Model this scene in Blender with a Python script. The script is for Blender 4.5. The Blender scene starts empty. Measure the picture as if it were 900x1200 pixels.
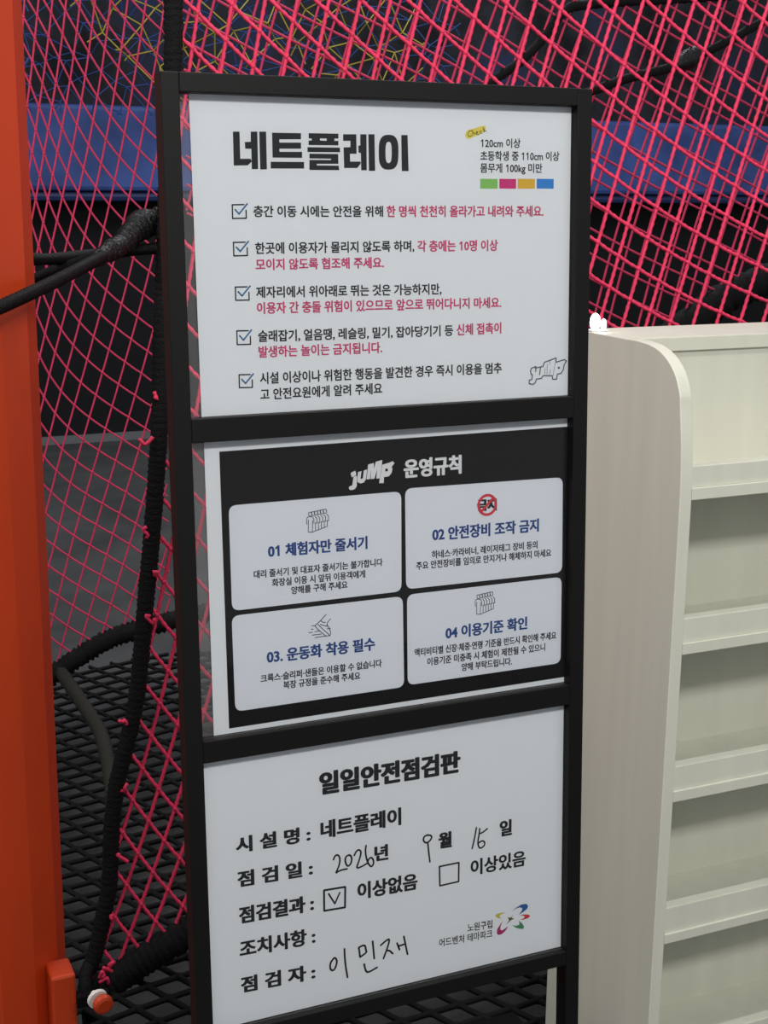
import bpy, bmesh, math, random
from mathutils import Vector, Matrix
random.seed(7)
SC = bpy.context.scene
COL = SC.collection
TEXTS = [(0, 'height_note', '120cm 이상', 'ink', 0.0175, 0.3353, 0.38171, 1.52621, 1.52687, 0.00932), (0, 'height_note', '초등학생 중 110cm 이상', 'ink', 0.0175, 0.33502, 0.42826, 1.51356, 1.51464, 0.00941), (0, 'weight_note', '몸무게 100kg 미만', 'ink', 0.0175, 0.33504, 0.40783, 1.50154, 1.50223, 0.00941), (0, 'rule_text', '층간 이동 시에는 안전을 위해', 'ink', 0.025, 0.08982, 0.22573, 1.45795, 1.45808, 0.01058), (0, 'pink_rule_text', '한 명씩 천천히 올라가고 내려와 주세요.', 'pink_ink', 0.028, 0.22945, 0.40985, 1.45808, 1.45843, 0.01108), (0, 'rule_text', '한곳에 이용자가 몰리지 않도록 하며,', 'ink', 0.025, 0.09052, 0.25974, 1.42322, 1.42392, 0.01074), (0, 'pink_rule_text', '각 층에는 10명 이상', 'pink_ink', 0.028, 0.26308, 0.35565, 1.42372, 1.42386, 0.01115), (0, 'pink_rule_text', '모이지 않도록 협조해 주세요.', 'pink_ink', 0.028, 0.0905, 0.22605, 1.40779, 1.408, 0.01073), (0, 'rule_text', '제자리에서 위아래로 뛰는 것은 가능하지만,', 'ink', 0.025, 0.09016, 0.29032, 1.38149, 1.38049, 0.0109), (0, 'pink_rule_text', '이용자 간 충돌 위험이 있으므로 앞으로 뛰어다니지 마세요.', 'pink_ink', 0.028, 0.09059, 0.35994, 1.36629, 1.36511, 0.01105), (0, 'rule_text', '술래잡기, 얼음땡, 레슬링, 밀기, 잡아당기기 등', 'ink', 0.025, 0.09111, 0.30342, 1.33916, 1.33799, 0.01104), (0, 'pink_rule_text', '신체 접촉이', 'pink_ink', 0.028, 0.30738, 0.36006, 1.3383, 1.33881, 0.01147), (0, 'pink_rule_text', '발생하는 놀이는 금지됩니다.', 'pink_ink', 0.028, 0.09111, 0.22312, 1.32396, 1.32347, 0.01096), (0, 'rule_text', '시설 이상이나 위험한 행동을 발견한 경우 즉시 이용을 멈추', 'ink', 0.025, 0.09168, 0.36077, 1.29827, 1.2968, 0.01124), (0, 'rule_text', '고 안전요원에게 알려 주세요', 'ink', 0.025, 0.09167, 0.22261, 1.28248, 1.2822, 0.01107), (1, 'heading', '운영규칙', 'white_ink', 0.05, 0.24572, 0.31315, 1.19741, 1.19775, 0.01891), (1, 'card_title', '01 체험자만 줄서기', 'blue_ink', 0.042, 0.09518, 0.20394, 1.12508, 1.12388, 0.01326), (1, 'card_text', '대리 줄서기 및 대표자 줄서기는 불가합니다', 'ink', 0.03, 0.07959, 0.22084, 1.10281, 1.10143, 0.008), (1, 'card_text', '화장실 이용 시 앞뒤 이용객에게', 'ink', 0.03, 0.09862, 0.20086, 1.09227, 1.09097, 0.00802), (1, 'card_text', '양해를 구해 주세요', 'ink', 0.03, 0.11904, 0.18107, 1.08208, 1.08177, 0.00805), (1, 'card_title', '02 안전장비 조작 금지', 'blue_ink', 0.042, 0.27824, 0.40773, 1.12506, 1.12393, 0.01399), (1, 'card_text', '하네스·카라비너, 레이저태그 장비 등의', 'ink', 0.03, 0.27752, 0.40613, 1.10353, 1.10223, 0.00843), (1, 'card_text', '주요 안전장비를 임의로 만지거나 해체하지 마세요', 'ink', 0.03, 0.25928, 0.42362, 1.09322, 1.09146, 0.00845), (1, 'card_title', '03. 운동화 착용 필수', 'blue_ink', 0.042, 0.09087, 0.21114, 1.01584, 1.01496, 0.01363), (1, 'card_text', '크록스·슬리퍼·샌들은 이용할 수 없습니다', 'ink', 0.03, 0.08366, 0.21851, 0.99388, 0.99292, 0.00823), (1, 'card_text', '복장 규정을 준수해 주세요', 'ink', 0.03, 0.10797, 0.19371, 0.98374, 0.98247, 0.00825), (1, 'card_title', '04 이용기준 확인', 'blue_ink', 0.042, 0.29341, 0.39414, 1.01601, 1.01544, 0.01387), (1, 'card_text', '액티비티별 신장·체중·연령 기준을 반드시 확인해 주세요', 'ink', 0.03, 0.25645, 0.43136, 0.99891, 0.99676, 0.00866), (1, 'card_text', '이용기준 미충족 시 체험이 제한될 수 있으니', 'ink', 0.03, 0.27149, 0.41713, 0.98694, 0.985, 0.00867), (1, 'card_text', '양해 부탁드립니다.', 'ink', 0.03, 0.31267, 0.3751, 0.97536, 0.97432, 0.0087), (1, 'prohibition_word', '금지', 'ink', 0.07, 0.33146, 0.35552, 1.15208, 1.15099, 0.0125), (2, 'heading', '일일안전점검판', 'ink', 0.058, 0.14488, 0.31138, 0.87089, 0.86875, 0.02404), (2, 'field_name', '시 설 명 :', 'ink', 0.046, 0.05156, 0.13423, 0.82023, 0.81799, 0.01689), (2, 'field_value', '네트플레이', 'ink', 0.042, 0.14535, 0.23938, 0.81945, 0.81841, 0.01928), (2, 'field_name', '점 검 일 :', 'ink', 0.046, 0.05221, 0.13598, 0.7826, 0.77953, 0.01705), (2, 'field_unit', '년', 'ink', 0.046, 0.20699, 0.22363, 0.78094, 0.78018, 0.01761), (2, 'field_unit', '월', 'ink', 0.055, 0.28387, 0.30057, 0.78102, 0.78036, 0.01797), (2, 'field_unit', '일', 'ink', 0.048, 0.36035, 0.3763, 0.78076, 0.78055, 0.01833), (2, 'field_name', '점검결과 :', 'ink', 0.048, 0.05261, 0.13638, 0.74246, 0.73959, 0.01817), (2, 'field_value', '이상없음', 'ink', 0.042, 0.18648, 0.25821, 0.74177, 0.7394, 0.0188), (2, 'field_value', '이상있음', 'ink', 0.034, 0.32371, 0.39426, 0.74158, 0.73999, 0.01845), (2, 'field_name', '조치사항 :', 'ink', 0.042, 0.05226, 0.13722, 0.70476, 0.7018, 0.01835), (2, 'field_name', '점 검 자 :', 'ink', 0.046, 0.05221, 0.13633, 0.66422, 0.66058, 0.01755), (2, 'issuer_text', '노원구립', 'ink', 0.013, 0.31983, 0.3516, 0.67041, 0.66846, 0.00984), (2, 'issuer_text', '어드벤처 테마파크', 'ink', 0.013, 0.28438, 0.35164, 0.66004, 0.6569, 0.00983)]
HEAD_RING = ([(0.2432, 1.51543), (0.24293, 1.50882), (0.24226, 1.50538), (0.24121, 1.50281), (0.23975, 1.50088), (0.23791, 1.49951), (0.23562, 1.49868), (0.23222, 1.49837), (0.22884, 1.49859), (0.22657, 1.49936), (0.22477, 1.50068), (0.22338, 1.50257), (0.22239, 1.5051), (0.22182, 1.50849), (0.2217, 1.51506), (0.22199, 1.52162), (0.22265, 1.52502), (0.2237, 1.52757), (0.22514, 1.52949), (0.22696, 1.53086), (0.22923, 1.5317), (0.23261, 1.53204), (0.23599, 1.53185), (0.23825, 1.53111), (0.24006, 1.52981), (0.24147, 1.52794), (0.24247, 1.52542), (0.24306, 1.52202)], [(0.23575, 1.51508), (0.23564, 1.5111), (0.23543, 1.50903), (0.23509, 1.50749), (0.23464, 1.50633), (0.23406, 1.50551), (0.23335, 1.50502), (0.2323, 1.50484), (0.23125, 1.50499), (0.23055, 1.50546), (0.22999, 1.50626), (0.22956, 1.50741), (0.22926, 1.50894), (0.2291, 1.51099), (0.22908, 1.51497), (0.22919, 1.51894), (0.22941, 1.52099), (0.22974, 1.52253), (0.2302, 1.52369), (0.23077, 1.5245), (0.23148, 1.525), (0.23253, 1.52518), (0.23358, 1.52504), (0.23428, 1.52457), (0.23483, 1.52378), (0.23526, 1.52264), (0.23556, 1.52111), (0.23573, 1.51906)])
CARDS = [[(0.05582, 1.17483), (0.24287, 1.17409), (0.24212, 1.06762), (0.05589, 1.06805)], [(0.24719, 1.17671), (0.43726, 1.17415), (0.43788, 1.06757), (0.24748, 1.06925)], [(0.05528, 1.06303), (0.24345, 1.06222), (0.2442, 0.96284), (0.05593, 0.96317)], [(0.24841, 1.06324), (0.4374, 1.06259), (0.43732, 0.96364), (0.24832, 0.96416)]]
EMBLEM = [('navy_ink', [(0.37694, 0.67777), (0.38185, 0.68136), (0.38926, 0.68386), (0.39547, 0.68348), (0.39824, 0.68022), (0.39677, 0.67704), (0.39182, 0.67401), (0.38588, 0.67202), (0.38994, 0.67616), (0.39054, 0.67894), (0.3868, 0.68089), (0.38186, 0.6802)]), ('red_ink', [(0.38688, 0.671), (0.39184, 0.6711), (0.39808, 0.66976), (0.40122, 0.66734), (0.39812, 0.66508), (0.39189, 0.66467), (0.38754, 0.66538), (0.3925, 0.66629), (0.39374, 0.66778), (0.39186, 0.66958)]), ('leaf_ink', [(0.37704, 0.66113), (0.382, 0.65924), (0.38634, 0.65946), (0.38695, 0.66108), (0.38568, 0.66485), (0.39006, 0.66098), (0.39283, 0.65629), (0.39223, 0.65326), (0.387, 0.65441), (0.38202, 0.6569)]), ('wine_ink', [(0.3653, 0.66925), (0.36225, 0.66586), (0.35799, 0.66042), (0.35739, 0.65533), (0.35924, 0.65294), (0.36354, 0.65281), (0.36844, 0.6558), (0.37272, 0.66091), (0.36781, 0.65884), (0.36413, 0.65733), (0.36203, 0.65895), (0.36226, 0.66296)]), ('gold_ink', [(0.36955, 0.67819), (0.36219, 0.67941), (0.3573, 0.67884), (0.35487, 0.67705), (0.35854, 0.67395), (0.36529, 0.67134), (0.3616, 0.67376), (0.36098, 0.67597), (0.36281, 0.67731)]), ('olive_ink', [(0.37918, 0.67439), (0.37637, 0.67035), (0.38009, 0.66838), (0.37577, 0.66757), (0.36939, 0.66315), (0.3733, 0.66811), (0.37143, 0.67199), (0.3755, 0.67077)])]
PRINTS = [(0, 'color_swatch', 'green_ink', 1, [[(0.33487, 1.4809), (0.35517, 1.4809), (0.35517, 1.49072), (0.33487, 1.49072)]]), (0, 'color_swatch', 'magenta_ink', 1, [[(0.35711, 1.48106), (0.37693, 1.48106), (0.37693, 1.49093), (0.35711, 1.49093)]]), (0, 'color_swatch', 'amber_ink', 1, [[(0.37871, 1.48122), (0.39925, 1.48122), (0.39925, 1.49115), (0.37871, 1.49115)]]), (0, 'color_swatch', 'azure_ink', 1, [[(0.40139, 1.48139), (0.42185, 1.48139), (0.42185, 1.49138), (0.40139, 1.49138)]]), (0, 'heading', 'ink', 1, [[(0.07165, 1.53134), (0.07826, 1.53149), (0.07821, 1.50657), (0.08858, 1.50673), (0.08957, 1.5041), (0.08543, 1.5006), (0.07149, 1.50022)], [(0.08933, 1.53174), (0.09591, 1.53189), (0.09576, 1.4973), (0.08936, 1.49702), (0.08949, 1.51585), (0.08336, 1.51593), (0.08312, 1.52207), (0.08905, 1.52238)], [(0.09782, 1.53194), (0.10475, 1.5321), (0.10463, 1.49712), (0.09788, 1.49684)], [(0.11072, 1.53125), (0.14023, 1.53143), (0.14009, 1.52569), (0.11797, 1.52523), (0.118, 1.52228), (0.14002, 1.52262), (0.14, 1.51696), (0.11785, 1.51656), (0.11788, 1.5137), (0.14091, 1.5141), (0.14078, 1.50833), (0.11063, 1.50815)], [(0.10859, 1.50428), (0.14277, 1.50458), (0.14263, 1.49839), (0.10841, 1.49796)], [(0.14803, 1.53166), (0.17907, 1.53182), (0.17898, 1.52721), (0.1748, 1.52712), (0.17476, 1.52498), (0.17894, 1.52507), (0.17887, 1.52077), (0.14778, 1.52049), (0.14788, 1.52475), (0.15106, 1.52482), (0.1511, 1.52673), (0.14792, 1.52667)], [(0.14657, 1.51855), (0.18038, 1.51865), (0.18054, 1.51435), (0.14646, 1.51397)], [(0.14843, 1.51251), (0.17847, 1.51259), (0.17854, 1.50332), (0.15589, 1.503), (0.15586, 1.5015), (0.17875, 1.50159), (0.17927, 1.49728), (0.14809, 1.49711), (0.1483, 1.50663), (0.17083, 1.50676), (0.17086, 1.50805), (0.14833, 1.50802)], [(0.18397, 1.5314), (0.19794, 1.53171), (0.198, 1.51313), (0.19099, 1.51301), (0.19098, 1.50566), (0.20214, 1.50582), (0.2021, 1.50365), (0.19839, 1.49958), (0.18448, 1.4994), (0.18423, 1.51904), (0.19146, 1.51939), (0.19156, 1.52532), (0.18386, 1.52517)], [(0.20217, 1.5318), (0.20885, 1.53195), (0.20859, 1.49753), (0.20262, 1.49746), (0.2025, 1.51397), (0.20008, 1.51425), (0.19994, 1.52096), (0.20201, 1.52121)], [(0.2108, 1.53199), (0.21739, 1.53214), (0.21765, 1.49709), (0.21091, 1.49701)], [(0.24635, 1.53202), (0.25333, 1.53217), (0.25414, 1.49732), (0.24663, 1.49723)]]), (0, 'heading_counter', 'paper', 2, [[(0.15971, 1.52691), (0.15967, 1.52499), (0.16655, 1.52492), (0.16659, 1.52695)]]), (1, 'printed_field', 'black_ink', 1, [[(0.04803, 1.22887), (0.44554, 1.2295), (0.44645, 0.9467), (0.0488, 0.94629)]]), (1, 'logo', 'white_ink', 2, [[(0.19111, 1.19968), (0.19172, 1.19858), (0.19244, 1.19647), (0.19197, 1.19446), (0.18944, 1.19377), (0.18735, 1.19293), (0.18725, 1.19452), (0.18615, 1.19665), (0.18763, 1.1983), (0.18984, 1.19884)], [(0.18943, 1.19347), (0.19322, 1.19407), (0.19287, 1.1838), (0.19144, 1.18127), (0.1889, 1.17988), (0.18512, 1.18018), (0.1839, 1.18245), (0.18519, 1.18411), (0.18739, 1.18423), (0.18804, 1.18536)], [(0.19454, 1.1979), (0.19834, 1.19856), (0.19715, 1.19112), (0.19841, 1.19044), (0.19981, 1.19122), (0.20088, 1.19908), (0.20469, 1.19986), (0.20328, 1.19007), (0.20101, 1.18671), (0.1972, 1.18594), (0.19375, 1.18756), (0.19349, 1.19082)], [(0.20572, 1.20478), (0.21221, 1.20608), (0.21245, 1.19999), (0.21433, 1.20705), (0.22169, 1.20847), (0.22081, 1.19997), (0.21857, 1.1895), (0.21473, 1.18967), (0.21582, 1.19916), (0.21263, 1.18965), (0.20855, 1.18967), (0.20882, 1.19967), (0.20772, 1.18973), (0.20391, 1.18961), (0.20511, 1.19818)], [(0.22162, 1.20346), (0.22998, 1.20522), (0.23386, 1.20643), (0.23397, 1.20494), (0.23577, 1.20451), (0.23218, 1.20062), (0.23299, 1.1979), (0.23211, 1.1944), (0.22918, 1.19106), (0.22467, 1.19051), (0.22339, 1.19061), (0.22299, 1.1843), (0.21787, 1.18469), (0.21876, 1.18948), (0.22058, 1.19704)]]), (1, 'logo_counter', 'black_ink', 3, [[(0.22477, 1.19897), (0.22766, 1.19918), (0.22795, 1.19649), (0.22506, 1.19599)]]), (0, 'highlight_mark', 'yellow_ink', 1, [[(0.31744, 1.53297), (0.31841, 1.53633), (0.321, 1.53862), (0.32684, 1.53988), (0.334, 1.54228), (0.3402, 1.54338), (0.34119, 1.54106), (0.34022, 1.53739), (0.33401, 1.53417), (0.32815, 1.53236), (0.3223, 1.52972), (0.31938, 1.5305)]])]
STROKES = [(0, 'check_box', 'ink', 0.0013, [[(0.08055, 1.4642), (0.06883, 1.46395), (0.06883, 1.45126), (0.08249, 1.4515), (0.08247, 1.4589)]]), (0, 'check_mark', 'tick_ink', 0.0016, [[(0.07155, 1.45944), (0.07537, 1.45545), (0.08383, 1.46491)]]), (0, 'check_box', 'ink', 0.0013, [[(0.08059, 1.42899), (0.06889, 1.42886), (0.0689, 1.41629), (0.08253, 1.41638), (0.08252, 1.42371)]]), (0, 'check_mark', 'tick_ink', 0.0016, [[(0.07161, 1.42436), (0.07542, 1.42037), (0.08387, 1.42965)]]), (0, 'check_box', 'ink', 0.0013, [[(0.08114, 1.38677), (0.06952, 1.38679), (0.06952, 1.37423), (0.08306, 1.37416), (0.08305, 1.38148)]]), (0, 'check_mark', 'tick_ink', 0.0016, [[(0.07221, 1.38227), (0.076, 1.37823), (0.08439, 1.3874)]]), (0, 'check_box', 'ink', 0.0013, [[(0.08126, 1.34482), (0.06965, 1.34498), (0.06964, 1.33187), (0.08318, 1.33163), (0.08317, 1.33927)]]), (0, 'check_mark', 'tick_ink', 0.0016, [[(0.07234, 1.34022), (0.07612, 1.33596), (0.08452, 1.34543)]]), (0, 'check_box', 'ink', 0.0013, [[(0.08195, 1.30235), (0.07057, 1.30265), (0.07057, 1.29013), (0.08384, 1.28973), (0.08382, 1.29702)]]), (0, 'check_mark', 'tick_ink', 0.0016, [[(0.07321, 1.29807), (0.07692, 1.29396), (0.08514, 1.30289)]]), (0, 'check_word', 'olive_ink', 0.0007, [[(0.32587, 1.53762), (0.3223, 1.5381), (0.32035, 1.53498), (0.32165, 1.53194), (0.32554, 1.53343)], [(0.32587, 1.53846), (0.32652, 1.53401)], [(0.32632, 1.53568), (0.32814, 1.53628), (0.32912, 1.53434)], [(0.32977, 1.53575), (0.33238, 1.53665), (0.33107, 1.53746), (0.3301, 1.53576), (0.3314, 1.53422), (0.33336, 1.5346)], [(0.33629, 1.53786), (0.33466, 1.5381), (0.33401, 1.53669), (0.33499, 1.53559), (0.33695, 1.53592)], [(0.33825, 1.54155), (0.33924, 1.53681)], [(0.33988, 1.54018), (0.33891, 1.53848), (0.34218, 1.53772)]]), (0, 'logo', 'grey_ink', 0.0013, [[(0.40218, 1.29639), (0.40155, 1.29472), (0.411, 1.29601), (0.41259, 1.3003), (0.427, 1.30441), (0.42706, 1.29986), (0.43761, 1.30227), (0.43996, 1.30046), (0.43703, 1.29631), (0.43643, 1.29177), (0.4335, 1.28762), (0.42888, 1.28698), (0.42796, 1.2816), (0.423, 1.28183), (0.42262, 1.28555), (0.41111, 1.28608), (0.40918, 1.28333), (0.40297, 1.28277), (0.4017, 1.27915), (0.39878, 1.2773), (0.39422, 1.27837), (0.39418, 1.28205), (0.39743, 1.28275), (0.39803, 1.28781), (0.3964, 1.28817), (0.39572, 1.29187), (0.39667, 1.29465), (0.40218, 1.29639)], [(0.4022, 1.29441), (0.40204, 1.29103)], [(0.40775, 1.29417), (0.40684, 1.28741)], [(0.42977, 1.29435), (0.43131, 1.29325)], [(0.42979, 1.29321), (0.4313, 1.29417)]]), (0, 'logo_crease', 'grey_ink', 0.0005, [[(0.41365, 1.29391), (0.41307, 1.28713)], [(0.41946, 1.3016), (0.41931, 1.29764)], [(0.42023, 1.29249), (0.41899, 1.28629)], [(0.42607, 1.29962), (0.4236, 1.28608)], [(0.41622, 1.29833), (0.41602, 1.28699)]]), (1, 'queue_icon', 'icon_ink', 0.0008, [[(0.13977, 1.16071), (0.14299, 1.16057), (0.14329, 1.15768), (0.14219, 1.15669), (0.1404, 1.15684), (0.13957, 1.15828), (0.13977, 1.16071)], [(0.13749, 1.14878), (0.13732, 1.15411), (0.13859, 1.15605), (0.1411, 1.15637), (0.14396, 1.15558), (0.14521, 1.15342), (0.14526, 1.14897)], [(0.13924, 1.15326), (0.13881, 1.14066), (0.14326, 1.14011), (0.14389, 1.15217)], [(0.14293, 1.16106), (0.14616, 1.16091), (0.14646, 1.15802), (0.14536, 1.15702), (0.14356, 1.15718), (0.14273, 1.15862), (0.14293, 1.16106)], [(0.14642, 1.15598), (0.14839, 1.15375), (0.14843, 1.14896), (0.14685, 1.14944), (0.14683, 1.14156)], [(0.1461, 1.1614), (0.14934, 1.16125), (0.14964, 1.15836), (0.14854, 1.15736), (0.14674, 1.15752), (0.14591, 1.15896), (0.1461, 1.1614)], [(0.1496, 1.15631), (0.15157, 1.15409), (0.15162, 1.14929), (0.15004, 1.14977), (0.15003, 1.14244)], [(0.14928, 1.16174), (0.15252, 1.1616), (0.15282, 1.1587), (0.15172, 1.1577), (0.14992, 1.15786), (0.14908, 1.1593), (0.14928, 1.16174)], [(0.15278, 1.15665), (0.15476, 1.15442), (0.15481, 1.14962), (0.15322, 1.15011), (0.15323, 1.14331)], [(0.15246, 1.16208), (0.15571, 1.16194), (0.15601, 1.15904), (0.15491, 1.15804), (0.1531, 1.1582), (0.15227, 1.15964), (0.15246, 1.16208)], [(0.15597, 1.15699), (0.15796, 1.15476), (0.158, 1.14995), (0.15642, 1.15044), (0.15644, 1.14419)], [(0.15565, 1.16242), (0.1589, 1.16228), (0.15921, 1.15938), (0.1581, 1.15838), (0.15629, 1.15854), (0.15545, 1.15998), (0.15565, 1.16242)], [(0.15917, 1.15733), (0.16116, 1.1551), (0.16121, 1.15029), (0.15962, 1.15077), (0.15965, 1.14507)], [(0.13896, 1.14064), (0.14326, 1.14011), (0.15964, 1.14459)]]), (1, 'queue_icon', 'icon_ink', 0.0008, [[(0.33162, 1.0537), (0.33484, 1.05348), (0.33521, 1.05041), (0.33413, 1.04938), (0.33234, 1.04958), (0.33148, 1.05112), (0.33162, 1.0537)], [(0.32963, 1.04108), (0.32933, 1.04675), (0.33055, 1.04877), (0.33306, 1.04907), (0.33593, 1.04817), (0.33723, 1.04585), (0.33738, 1.04113)], [(0.33127, 1.0458), (0.33114, 1.03244), (0.33559, 1.03177), (0.33593, 1.04455)], [(0.33477, 1.054), (0.338, 1.05378), (0.33837, 1.05071), (0.33729, 1.04967), (0.3355, 1.04988), (0.33463, 1.05142), (0.33477, 1.054)], [(0.33837, 1.04854), (0.34039, 1.04614), (0.34055, 1.04106), (0.33896, 1.0416), (0.33912, 1.03325)], [(0.33793, 1.0543), (0.34117, 1.05408), (0.34153, 1.05101), (0.34046, 1.04997), (0.33866, 1.05017), (0.33779, 1.05171), (0.33793, 1.0543)], [(0.34154, 1.04884), (0.34356, 1.04644), (0.34372, 1.04135), (0.34213, 1.04189), (0.34229, 1.03411)], [(0.34109, 1.05459), (0.34434, 1.05438), (0.3447, 1.0513), (0.34362, 1.05026), (0.34182, 1.05047), (0.34096, 1.05201), (0.34109, 1.05459)], [(0.34471, 1.04913), (0.34674, 1.04673), (0.3469, 1.04164), (0.34531, 1.04218), (0.34547, 1.03498)], [(0.34426, 1.05489), (0.34751, 1.05468), (0.34788, 1.0516), (0.3468, 1.05056), (0.34499, 1.05076), (0.34412, 1.05231), (0.34426, 1.05489)], [(0.34789, 1.04943), (0.34992, 1.04702), (0.35008, 1.04193), (0.34848, 1.04247), (0.34865, 1.03584)], [(0.34743, 1.05519), (0.35069, 1.05498), (0.35106, 1.0519), (0.34998, 1.05086), (0.34817, 1.05106), (0.3473, 1.0526), (0.34743, 1.05519)], [(0.35107, 1.04972), (0.3531, 1.04732), (0.35327, 1.04222), (0.35167, 1.04276), (0.35184, 1.03671)], [(0.33128, 1.03242), (0.33559, 1.03177), (0.35184, 1.0362)]]), (1, 'shoe_icon', 'icon_ink', 0.0009, [[(0.15633, 1.05245), (0.14993, 1.04657), (0.14388, 1.04218)], [(0.14418, 1.04184), (0.14662, 1.03853), (0.15155, 1.0337), (0.15588, 1.02983), (0.1603, 1.02959), (0.1613, 1.0325), (0.15982, 1.03753), (0.15737, 1.04145), (0.15774, 1.04383), (0.16128, 1.04733)], [(0.14735, 1.04327), (0.15288, 1.03716), (0.1572, 1.033), (0.15968, 1.03027)], [(0.15055, 1.0465), (0.15303, 1.04469), (0.15554, 1.04439)], [(0.14985, 1.04297), (0.15359, 1.04131), (0.1586, 1.03979)], [(0.15729, 1.03723), (0.16108, 1.03737)], [(0.14045, 1.04259), (0.14419, 1.04214)], [(0.13975, 1.03907), (0.14193, 1.0388)], [(0.13718, 1.03577), (0.14123, 1.03557)], [(0.14374, 1.03587), (0.14908, 1.03612)], [(0.14085, 1.0326), (0.15089, 1.03257)], [(0.14392, 1.0295), (0.15084, 1.02985), (0.15588, 1.02983)]]), (2, 'tick_box', 'ink', 0.0023, [[(0.14808, 0.75086), (0.1725, 0.74979), (0.1718, 0.72641), (0.14788, 0.72752), (0.14808, 0.75086)]]), (2, 'tick_box', 'ink', 0.002, [[(0.2851, 0.7507), (0.30917, 0.7507), (0.30884, 0.72826), (0.28558, 0.72794), (0.2851, 0.7507)]]), (2, 'handwritten_tick', 'pen_ink', 0.0019, [[(0.15335, 0.74584), (0.1602, 0.73311), (0.16612, 0.7446)]]), (2, 'handwritten_year', 'pen_ink', 0.002, [[(0.15952, 0.78338), (0.16126, 0.78739), (0.16422, 0.78827), (0.16662, 0.78538), (0.16702, 0.78046), (0.16543, 0.77398), (0.16137, 0.76702), (0.16634, 0.76991), (0.17502, 0.76993)], [(0.17845, 0.78502), (0.17449, 0.78482), (0.17275, 0.78128), (0.17383, 0.77523), (0.17625, 0.77232), (0.17976, 0.77504), (0.18085, 0.78066), (0.17942, 0.78434), (0.17746, 0.78521)], [(0.18357, 0.78354), (0.18593, 0.78795), (0.18893, 0.78931), (0.19158, 0.78686), (0.1908, 0.78165), (0.18819, 0.77435), (0.18561, 0.76803), (0.1921, 0.76918), (0.19813, 0.77141)], [(0.19744, 0.79206), (0.19655, 0.78638), (0.19725, 0.77941), (0.19915, 0.77219), (0.20258, 0.76661), (0.20561, 0.76798), (0.20618, 0.77326), (0.20373, 0.77766), (0.20071, 0.77678), (0.19896, 0.77321)]]), (2, 'handwritten_month', 'pen_ink', 0.002, [[(0.27139, 0.79051), (0.26677, 0.78972), (0.26537, 0.78558), (0.26787, 0.78157), (0.27249, 0.78202), (0.27621, 0.78629), (0.27484, 0.78953), (0.27081, 0.79006)], [(0.2711, 0.78063), (0.27185, 0.77219), (0.27351, 0.75856)]]), (2, 'handwritten_day', 'pen_ink', 0.0019, [[(0.33112, 0.7877), (0.32934, 0.77795), (0.32578, 0.76404)], [(0.33529, 0.7858), (0.3347, 0.77975), (0.33293, 0.77166), (0.33353, 0.7648), (0.33652, 0.76198), (0.34131, 0.76444), (0.3419, 0.76883), (0.3383, 0.77121), (0.33412, 0.76919)], [(0.3347, 0.77975), (0.34008, 0.78099), (0.34486, 0.78403)]]), (2, 'handwritten_name', 'pen_ink', 0.0022, [[(0.15823, 0.67079), (0.15386, 0.66677), (0.153, 0.65979), (0.1558, 0.65597), (0.15943, 0.6583), (0.16174, 0.6664), (0.15966, 0.67075), (0.15751, 0.67053)], [(0.1703, 0.67853), (0.17075, 0.66288), (0.17333, 0.64464)], [(0.18721, 0.67645), (0.18849, 0.66488)], [(0.18721, 0.67645), (0.19453, 0.67841), (0.19559, 0.67094), (0.19658, 0.66855), (0.18849, 0.66488)], [(0.20363, 0.68), (0.20525, 0.65931)], [(0.19317, 0.65554), (0.1948, 0.64717), (0.19769, 0.6443), (0.20849, 0.64806)], [(0.21325, 0.6732), (0.22025, 0.67774), (0.22396, 0.67837), (0.22239, 0.67144), (0.21629, 0.65678)], [(0.22084, 0.66523), (0.2238, 0.66456), (0.22747, 0.66008)], [(0.2328, 0.6713), (0.2357, 0.66289)], [(0.23425, 0.66732), (0.24099, 0.668)], [(0.24108, 0.67749), (0.24537, 0.65527)]])]
NO_SIGN = ((0.34381, 1.15132), (0.35552, 1.15034), (0.34385, 1.13898))
SHELF = {'x': 0.7, 'yf': 0.1332, 'yb': 0.4034, 'yp': 0.2698, 'curve': [(0.2385, 1.2845), (0.2074, 1.2805), (0.1815, 1.2703), (0.1603, 1.2527), (0.1474, 1.2288), (0.144, 1.2088)], 'rows': [(1.1358, 1.108, 1.0923), (0.9329, 0.9, 0.8846), (0.726, 0.6918, 0.6762), (0.5176, 0.4796, 0.4651)]}
LEFT_S = [0.332991, -0.085999, -0.051731, 0.023077, 0.010662, 0.22986, -0.113529, -0.002422, -0.055279, -0.004286, 0.097872, 0.069474, 0.214084, -0.045489, -0.124579]
LEFT_Z = [1.794912, -0.51215, -0.017508, 0.0192, 0.007474, -0.441595, -0.097965, -0.022983, -0.047609, -0.041144, 0.187084, 0.088668, 0.20914, -0.135828, -0.093786]
FRONT_S = [0.135158, -0.098039, 0.014052, -0.00904, 0.420574, -0.050587, -0.013889, -0.032291, 0.013354, 0.010573]
FRONT_Z = [1.689573, -0.515964, -0.012867, 0.001501, -0.374541, -0.061397, 0.007573, 0.035047, 0.034681, 0.006443]
FRONT_FRAME = ((0.2, 0.85, 0.0), (0.9942, -0.1077, 0.0))
LEFT_HULL = [(-2, 1), (3, -4), (5, -5), (6, -4), (11, 12), (11, 16), (10, 17), (8, 17), (0, 6), (-2, 2)]
FRONT_HULL = [(-1, 0), (0, -1), (4, -4), (13, -9), (17, -11), (19, -11), (22, -5), (22, -4), (5, 23), (4, 23), (2, 21)]
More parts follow.
